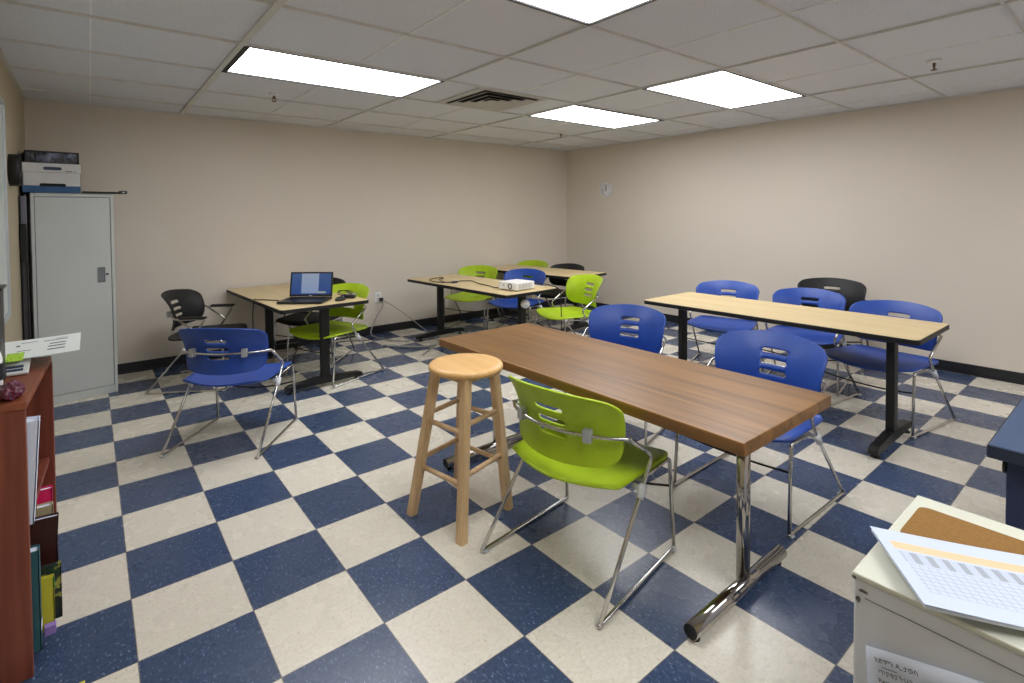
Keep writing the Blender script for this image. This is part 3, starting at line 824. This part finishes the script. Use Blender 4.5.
book('pink_folder', .155, .185, -.197, .049, .372, M['pink'], 'bright pink folder sticking out of the bookcase', 'folder')
book('beige_folder', .105, .135, -.194, .049, .338, M['beige'], 'beige folder in front of the pink one in the bookcase', 'folder')
book('dark_portfolio', .030, .055, -.192, .049, .330, M['dkbrown'], 'dark brown board leaning out of the bookcase, the thicker inner one', 'board', lift=.007).rotation_euler = (0, R(3), 0)
book('dark_portfolio', .070, .085, -.183, .049, .295, M['dkbrown'], 'thin dark brown board farther out beside the thicker board', 'board')
b = book('teal_binder', -.155, -.115, -.213, .049, .330, M['teal'], 'dark teal binder with a white spine label low in the bookcase', 'binder')
obj('spine_label', BM(.0938, .0945, -.019, .019, .05, .068), M['paper'], b)
b = book('yellow_magazine', -.080, -.066, -.187, .049, .205, M['yellow'], 'yellow magazine with green corner low in the bookcase', 'magazine')
obj('cover_print', BM(.105, .1075, -.0074, .0074, .120, .150), simple('green_print', (50, 130, 50), .5), b)
def mottled(name, cols, s=30):
    m, nt, b = new_mat(name); f = noise(nt, objco(nt), s, 3, .6); g = noise(nt, objco(nt), s*1.7, 2)
    c = mixc(nt, ramp(nt, f, .42, .5), s2l(cols[0]), s2l(cols[1])); c = mixc(nt, ramp(nt, g, .55, .62), c, s2l(cols[2]))
    L(nt, c, b.inputs['Base Color']); b.inputs['Roughness'].default_value = .4; return m
book('green_magazine', -.035, -.022, -.172, .049, .215, mottled('leaf_print', ((36, 70, 50), (40, 50, 48), (170, 170, 80))), 'dark green patterned magazine protruding from the bookcase', 'magazine')
tag(obj('purple_booklet', BM(-.2100, -.184, -.105, -.085, 0.049, .075, bev=.001, seg=1), M['purple']), 'purple booklet at the bottom of the bookcase', 'booklet')
tag(obj('yellow_booklet', BM(-.17, -.118, -.42, -.295, 0, .008, bev=.001, seg=1), M['yellow']), 'yellow booklet on the floor by the bookcase, mostly below the frame', 'booklet')

# items on the bookcase
zt = .7605
def sheet_mat():
    m, nt, b = new_mat('printed_sheet'); b.inputs['Roughness'].default_value = .7
    b.inputs['Base Color'].default_value = (*s2l((232, 238, 236)), 1); return m
t = thing('paper_sheet', 'white printed sheet hanging over the edge of the bookcase top', 'paper', (-.240, .375, .798), R(0))
bm = bmesh.new(); nxx = 12; top = []
for i in range(nxx+1):
    u = i/nxx; x = -.115+.238*u; z = .0025+.006*u*u
    top.append([bm.verts.new((x, y, z+dz)) for y in (-.185, .155) for dz in (0, .0008)])
for a, b2 in zip(top, top[1:]):
    for k, l in ((1, 3), (2, 0), (0, 1), (3, 2)): bm.faces.new((a[k], a[l], b2[l], b2[k]))
bm.faces.new((top[0][0], top[0][1], top[0][3], top[0][2])); bm.faces.new((top[-1][0], top[-1][2], top[-1][3], top[-1][1]))
obj('page', bm, sheet_mat(), t)
def zsh(x): u = (x+.115)/.238; return .0038+.006*u*u
bm = bmesh.new()
for (xa, xb, ya, yb) in ((.035, .082, -.10, -.088), (.035, .082, -.045, -.033), (.037, .082, .005, .016), (.018, .085, .070, .076), (.05, .085, .095, .098), (-.045, .0, .085, .090), (-.045, -.01, -.06, -.055), (-.055, -.045, .03, .05), (-.055, -.045, -.115, -.095)):
    n = 5
    for k in range(n):
        x0_ = xa+(xb-xa)*k/n; x1_ = xa+(xb-xa)*(k+1)/n; z = max(zsh(x0_), zsh(x1_))
        box(bm, x0_, x1_, ya, yb, z, z+.0004)
obj('print', bm, M['ink'], t)
# white desk tray with card and device
def handw():
    m, nt, b = new_mat('lime_handwritten'); f = noise(nt, objco(nt, (140, 110, 1)), 1, 3, .6)
    L(nt, mixc(nt, ramp(nt, f, .57, .60), s2l((176, 224, 60)), s2l((60, 90, 30))), b.inputs['Base Color']); return m
t = thing('card_holder', 'sloping white plastic holder with dark blue strips on the bookcase top', 'holder', (-.276, .135, .7655))
tl = Matrix.Rotation(R(17), 4, 'X')
bm = bmesh.new(); box(bm, -.032, .032, 0, .105, -.004, .004, bev=.003, seg=2, mat4=tl); obj('tray', bm, M['boxw'], t)
for y in (.014, .034):
    bm = bmesh.new(); box(bm, -.024, .018, y, y+.013, .004, .0052, mat4=tl); obj('strip', bm, M['navy'], t)
obj('prop', BM(-.028, .028, .080, .086, -.005, .018), M['boxw'], t)
tag(obj('lime_card', BM(-.022, .020, 0, .072, 0, .0015), handw(), None, False, (-.280, .170, .800)), 'lime green handwritten card on the white holder', 'card')
bpy.data.objects['lime_card'].rotation_euler = (R(9), 0, 0)
# black desk organiser at frame edge
t = thing('desk_monitor', 'edge of a black framed screen standing on the bookcase at the left edge', 'screen', (-.322, .075, .7605))
obj('panel', BM(-.022, .026, -.055, .06, .02, .285, bev=.004, seg=2), M['darkplastic'], t)
obj('stand', BM(-.040, .028, -.045, .05, 0, .022, bev=.004, seg=2), M['blackm'], t)
obj('top_lip', BM(-.026, .034, -.058, .062, .283, .291, bev=.002, seg=1), M['blackm'], t)
# bottle
t = thing('spray_bottle', 'white bottle with lime green cap cut by the left edge', 'bottle', (-.312, -.075, .7605))
bm = bmesh.new(); lathe(bm, [(0, 0), (.028, 0), (.030, .004), (.030, .105), (.026, .122), (.014, .130), (.0, .130)], seg=28); obj('body', bm, M['white'], t)
bm = bmesh.new(); lathe(bm, [(0, .129), (.016, .129), (.016, .162), (.012, .168), (0, .168)], seg=24); obj('cap', bm, M['limecard'], t)
bm = bmesh.new(); lathe(bm, [(.0303, .045), (.0306, .047), (.0306, .090), (.0303, .092)], seg=28); obj('label_band', bm, M['darkplastic'], t)
# patterned pouch
bm = bmesh.new(); bmesh.ops.create_icosphere(bm, subdivisions=4, radius=1)
for v in bm.verts:
    n = v.co.normalized(); k = 1+.16*math.sin(7*n.x+3*n.y)*math.cos(6*n.y-2*n.z)+.07*math.sin(15*n.z+9*n.x)
    v.co = Vector((n.x*.026*k, n.y*.055*k, max(n.z, -.55)*.024*k))
zmin = min(v.co.z for v in bm.verts)
for v in bm.verts: v.co.z -= zmin
tag(obj('patterned_pouch', bm, mottled('pink_floral', ((84, 14, 42), (112, 36, 66), (60, 56, 70)), 110), None, True, (-.262, -.112, .7605)),
    'crumpled dark pink patterned pouch on the near end of the bookcase', 'pouch')

# ------------------------------------------------------------------ file cabinet in the foreground
t = thing('file_cabinet', 'scuffed grey file cabinet with cream top in the right foreground', 'cabinet', (1.197, -2.035, 0))
obj('body', BM(-.203, .203, -.308, .308, 0, .596, bev=.004, seg=2), M['greyside'], t)
obj('top', BM(-.205, .205, -.310, .310, .596, .606, bev=.003, seg=2), M['cream'], t)
bm = bmesh.new(); box(bm, -.2042, -.2025, -.30, .29, .566, .5672); obj('panel_seam', bm, M['cab_dark'], t)
def scuff_mesh():
    bm = bmesh.new(); random.seed(9)
    def blob(y, z, w, h, n=10):
        vs = [bm.verts.new((-.20525, y+w*math.cos(2*PI*i/n)*random.uniform(.5, 1), z+h*math.sin(2*PI*i/n)*random.uniform(.5, 1))) for i in range(n)]
        vs2 = [bm.verts.new((-.2035, v.co.y, v.co.z)) for v in vs]
        bm.faces.new(vs[::-1])
        for i in range(n): bm.faces.new((vs[i], vs[(i+1) % n], vs2[(i+1) % n], vs2[i]))
    blob(.292, .578, .010, .004); blob(.300, .560, .005, .007); blob(.306, .597, .006, .004)
    return bm
tag(obj('scuff', scuff_mesh(), M['stain'], t), 'dark scuffed paint patches')
tz = .6065
bm = bmesh.new(); prism(bm, rrect(.02, .177, -.15, .15, .018), 0, .006)
tag(obj('brown_clipboard', bm, M['cork'], None, False, (1.160, -1.895, tz), 0), 'brown hardboard lying under the booklet on the file cabinet', 'board')
# booklet: corners from the photograph on a plane slightly above the top
P0 = Vector((1.120, -1.715)); P1 = Vector((.945, -1.838)); 
dv = (P1-P0); lw = dv.length; e1 = dv.normalized(); e2 = Vector((-e1.y, e1.x))
if e2.y > 0: e2 = -e2
ang = math.atan2(e2.y, e2.x)
def booklet_mat():
    m, nt, b = new_mat('printed_chart')
    tc = N(nt, 'ShaderNodeTexCoord'); sp = N(nt, 'ShaderNodeSeparateXYZ'); L(nt, tc.outputs['Object'], sp.inputs[0])
    x = sp.outputs[0]; y = sp.outputs[1]
    def rng(v, a, c): return math_n(nt, 'MULTIPLY', math_n(nt, 'GREATER_THAN', v, a), math_n(nt, 'LESS_THAN', v, c))
    base_c = s2l((206, 216, 236)); xin = rng(x, .022, .36)
    c = mixc(nt, math_n(nt, 'MULTIPLY', rng(y, -.062, -.038), rng(x, .018, .36)), base_c, s2l((240, 206, 164)))
    f1 = math_n(nt, 'FRACT', math_n(nt, 'DIVIDE', x, .024)); f2 = math_n(nt, 'FRACT', math_n(nt, 'DIVIDE', x, .0046))
    bars = math_n(nt, 'MULTIPLY', rng(y, -.100, -.068), xin)
    blk = math_n(nt, 'MULTIPLY', bars, math_n(nt, 'GREATER_THAN', f1, .55))
    thin = math_n(nt, 'MULTIPLY', bars, math_n(nt, 'MULTIPLY', math_n(nt, 'LESS_THAN', f1, .55), math_n(nt, 'GREATER_THAN', f2, .6)))
    c = mixc(nt, math_n(nt, 'MULTIPLY', blk, .75), c, s2l((150, 156, 164)))
    c = mixc(nt, math_n(nt, 'MULTIPLY', thin, .6), c, s2l((170, 176, 186)))
    grid = math_n(nt, 'MULTIPLY', rng(y, -.178, -.104), xin)
    f3 = math_n(nt, 'FRACT', math_n(nt, 'DIVIDE', x, .0125)); f4 = math_n(nt, 'FRACT', math_n(nt, 'DIVIDE', y, .0105))
    lines = math_n(nt, 'MAXIMUM', math_n(nt, 'LESS_THAN', f3, .10), math_n(nt, 'LESS_THAN', f4, .13))
    c = mixc(nt, math_n(nt, 'MULTIPLY', math_n(nt, 'MULTIPLY', grid, lines), .65), c, s2l((150, 158, 172)))
    g = noise(nt, objco(nt, (300, 200, 1)), 1, 2)
    c = mixc(nt, math_n(nt, 'MULTIPLY', grid, ramp(nt, g, .60, .72)), c, s2l((196, 200, 210)))
    L(nt, c, b.inputs['Base Color']); b.inputs['Roughness'].default_value = .6; return m
t = thing('chart_booklet', 'white booklet with a peach striped printed chart on the file cabinet', 'booklet', (P0.x, P0.y, .6135), ang)
# local: +x along e2 (long side), -y or +y along e1
sgn = 1 if (Vector((-math.sin(ang), math.cos(ang))).dot(e1) > 0) else -1
def sheetmesh(z0, z1, inset, curl):
    bm = bmesh.new(); n = 14; rows = []
    for i in range(n+1):
        x = inset+(.36-2*inset)*i/n
        cz = curl*(1-i/n)**2
        rows.append([bm.verts.new((x, sgn*yy, z+cz)) for yy in (inset, lw-inset) for z in (z0, z1)])
    for a, b2 in zip(rows, rows[1:]):
        for k, l in ((0, 1), (3, 2), (1, 3), (2, 0)): bm.faces.new((a[k], a[l], b2[l], b2[k]))
    bm.faces.new((rows[0][0], rows[0][1], rows[0][3], rows[0][2])); bm.faces.new((rows[-1][0], rows[-1][2], rows[-1][3], rows[-1][1]))
    bmesh.ops.recalc_face_normals(bm, faces=bm.faces)
    return bm
obj('pages', sheetmesh(0, .005, .002, .013), M['paper'], t)
cv = obj('cover', sheetmesh(.0055, .0065, 0, .015), booklet_mat(), t)
# notice taped to the side of the file cabinet (x = 1.0 face)
nz = thing('paper_notice', 'white paper notice with writing taped to the side of the file cabinet', 'notice', (.990, -1.750, .490))
nz.rotation_euler = (0, 0, 0)
bm = bmesh.new(); quad = [(0, 0), (-.215, .055), (-.29, -.22), (-.012, -.27)]
nn = 10; g = []
for i in range(nn+1):
    u = i/nn; r_ = []
    for j in range(nn+1):
        v = j/nn
        a = Vector(quad[0]).lerp(Vector(quad[1]), u); b2 = Vector(quad[3]).lerp(Vector(quad[2]), u); p = a.lerp(b2, v)
        lift = -.006*(1-u)**3*(1-v)**1.0
        r_.append(bm.verts.new((-.001+lift, p.x, p.y)))
    g.append(r_)
for i in range(nn):
    for j in range(nn):
        f = bm.faces.new((g[i][j], g[i+1][j], g[i+1][j+1], g[i][j+1])); f.smooth = True
bmesh.ops.recalc_face_normals(bm, faces=bm.faces)
solid(obj('sheet', bm, M['paper'], nz), .0008)
def wall_text(body, size, y, z, rot, mat, bold=0):
    # face looks toward -x, text runs toward -y, up is +z
    m4 = Matrix(((0, 0, -1, -.0085), (-1, 0, 0, y), (0, 1, 0, z), (0, 0, 0, 1))) @ Matrix.Rotation(rot, 4, 'Z')
    text_mesh('handwriting', body, size, mat, m4, nz, bold)
ra = math.atan2(.055, .215)
wall_text('አድምን ዲ.ታወስ', .0105, -.014, -.018, ra, M['ink'], 0)
wall_text('ጥያቄያችሁን ይጻፉ', .0110, -.020, -.036, ra, M['grey_ink'])
wall_text('Restroom', .0095, -.020, -.050, ra, M['ink'], 0)
wall_text('ጥሪያችሁን', .0090, -.088, -.010, ra, M['ink'], 0)
bm = bmesh.new()
m4 = Matrix(((0, 0, -1, -.0085), (-1, 0, 0, -.024), (0, 1, 0, -.022), (0, 0, 0, 1))) @ Matrix.Rotation(ra, 4, 'Z')
box(bm, 0, .022, -.0005, .0005, 0, .0003, mat4=m4)
m4 = Matrix(((0, 0, -1, -.0085), (-1, 0, 0, -.090), (0, 1, 0, -.014), (0, 0, 0, 1))) @ Matrix.Rotation(ra, 4, 'Z')
box(bm, 0, .022, -.0005, .0005, 0, .0003, mat4=m4)
obj('underline', bm, M['ink'], nz)

# ------------------------------------------------------------------ blue desk at right edge
t = thing('blue_desk', 'corner of a dark blue desk at the right edge of the photo', 'desk', (2.455, -2.155, 0))
obj('desktop', BM(-.60, .60, -.38, .38, .579, .613, bev=.004, seg=2), [M['deskblue']], t)
bm = bmesh.new()
for a in ((-.603, .603, .3785, .3825), (-.603, .603, -.3825, -.3785)): box(bm, a[0], a[1], a[2], a[3], .577, .6115, bev=.001, seg=1)
for a in ((-.6035, -.5985), (.5985, .6035)): box(bm, a[0], a[1], -.38, .38, .577, .6115, bev=.001, seg=1)
obj('edge_band', bm, M['deskedge'], t)
for x in (-.535, .53):
    obj('leg', BM(x-.02, x+.03, .30, .35, .06, .579, bev=.004, seg=1), M['navyleg'], t)
    obj('leg', BM(x-.02, x+.03, -.31, -.26, .06, .579, bev=.004, seg=1), M['navyleg'], t)
    obj('foot', BM(x-.025, x+.035, -.35, .35, .0, .06, bev=.006, seg=1), M['blackm'], t)
bm = bmesh.new(); pts = []
for i in range(25):
    a = 2*PI*i/24; pts.append((-.575+.016*math.cos(a), .350, .556+.016*math.sin(a)))
tube(bm, pts, .0035, 8); cyl(bm, (-.575, .350, .570), (-.575, .350, .580), .005, .005, 8); obj('cable_hook', bm, M['blackm'], t)

# ------------------------------------------------------------------ lights, camera, view
w = bpy.data.worlds.new('world'); SC.world = w; w.use_nodes = True
w.node_tree.nodes['Background'].inputs[0].default_value = (.5, .5, .5, 1); w.node_tree.nodes['Background'].inputs[1].default_value = .05

h, tl, r = .6593, .0252, .0086
fwd = Vector((math.sin(h)*math.cos(tl), math.cos(h)*math.cos(tl), -math.sin(tl)))
rt = Vector((math.cos(h), -math.sin(h), 0)); dn = fwd.cross(rt)
r2 = rt*math.cos(r)+dn*math.sin(r); d2 = fwd.cross(r2)
cam = bpy.data.cameras.new('camera'); co = bpy.data.objects.new('camera', cam); COL.objects.link(co)
up = -d2; bk = -fwd
co.matrix_world = Matrix(((r2.x, up.x, bk.x, -.0812), (r2.y, up.y, bk.y, -2.0595), (r2.z, up.z, bk.z, 1.2543), (0, 0, 0, 1)))
cam.sensor_fit = 'HORIZONTAL'; cam.sensor_width = 36; cam.lens = 519.72*36/1024
cam.shift_x = 19.74/1024; cam.shift_y = -113.85/1024; cam.clip_start = .02
SC.camera = co
SC.view_settings.view_transform = 'Standard'; SC.view_settings.look = 'None'
SC.view_settings.gamma = 1; SC.view_settings.use_curve_mapping = False
SC.view_settings.exposure = .63
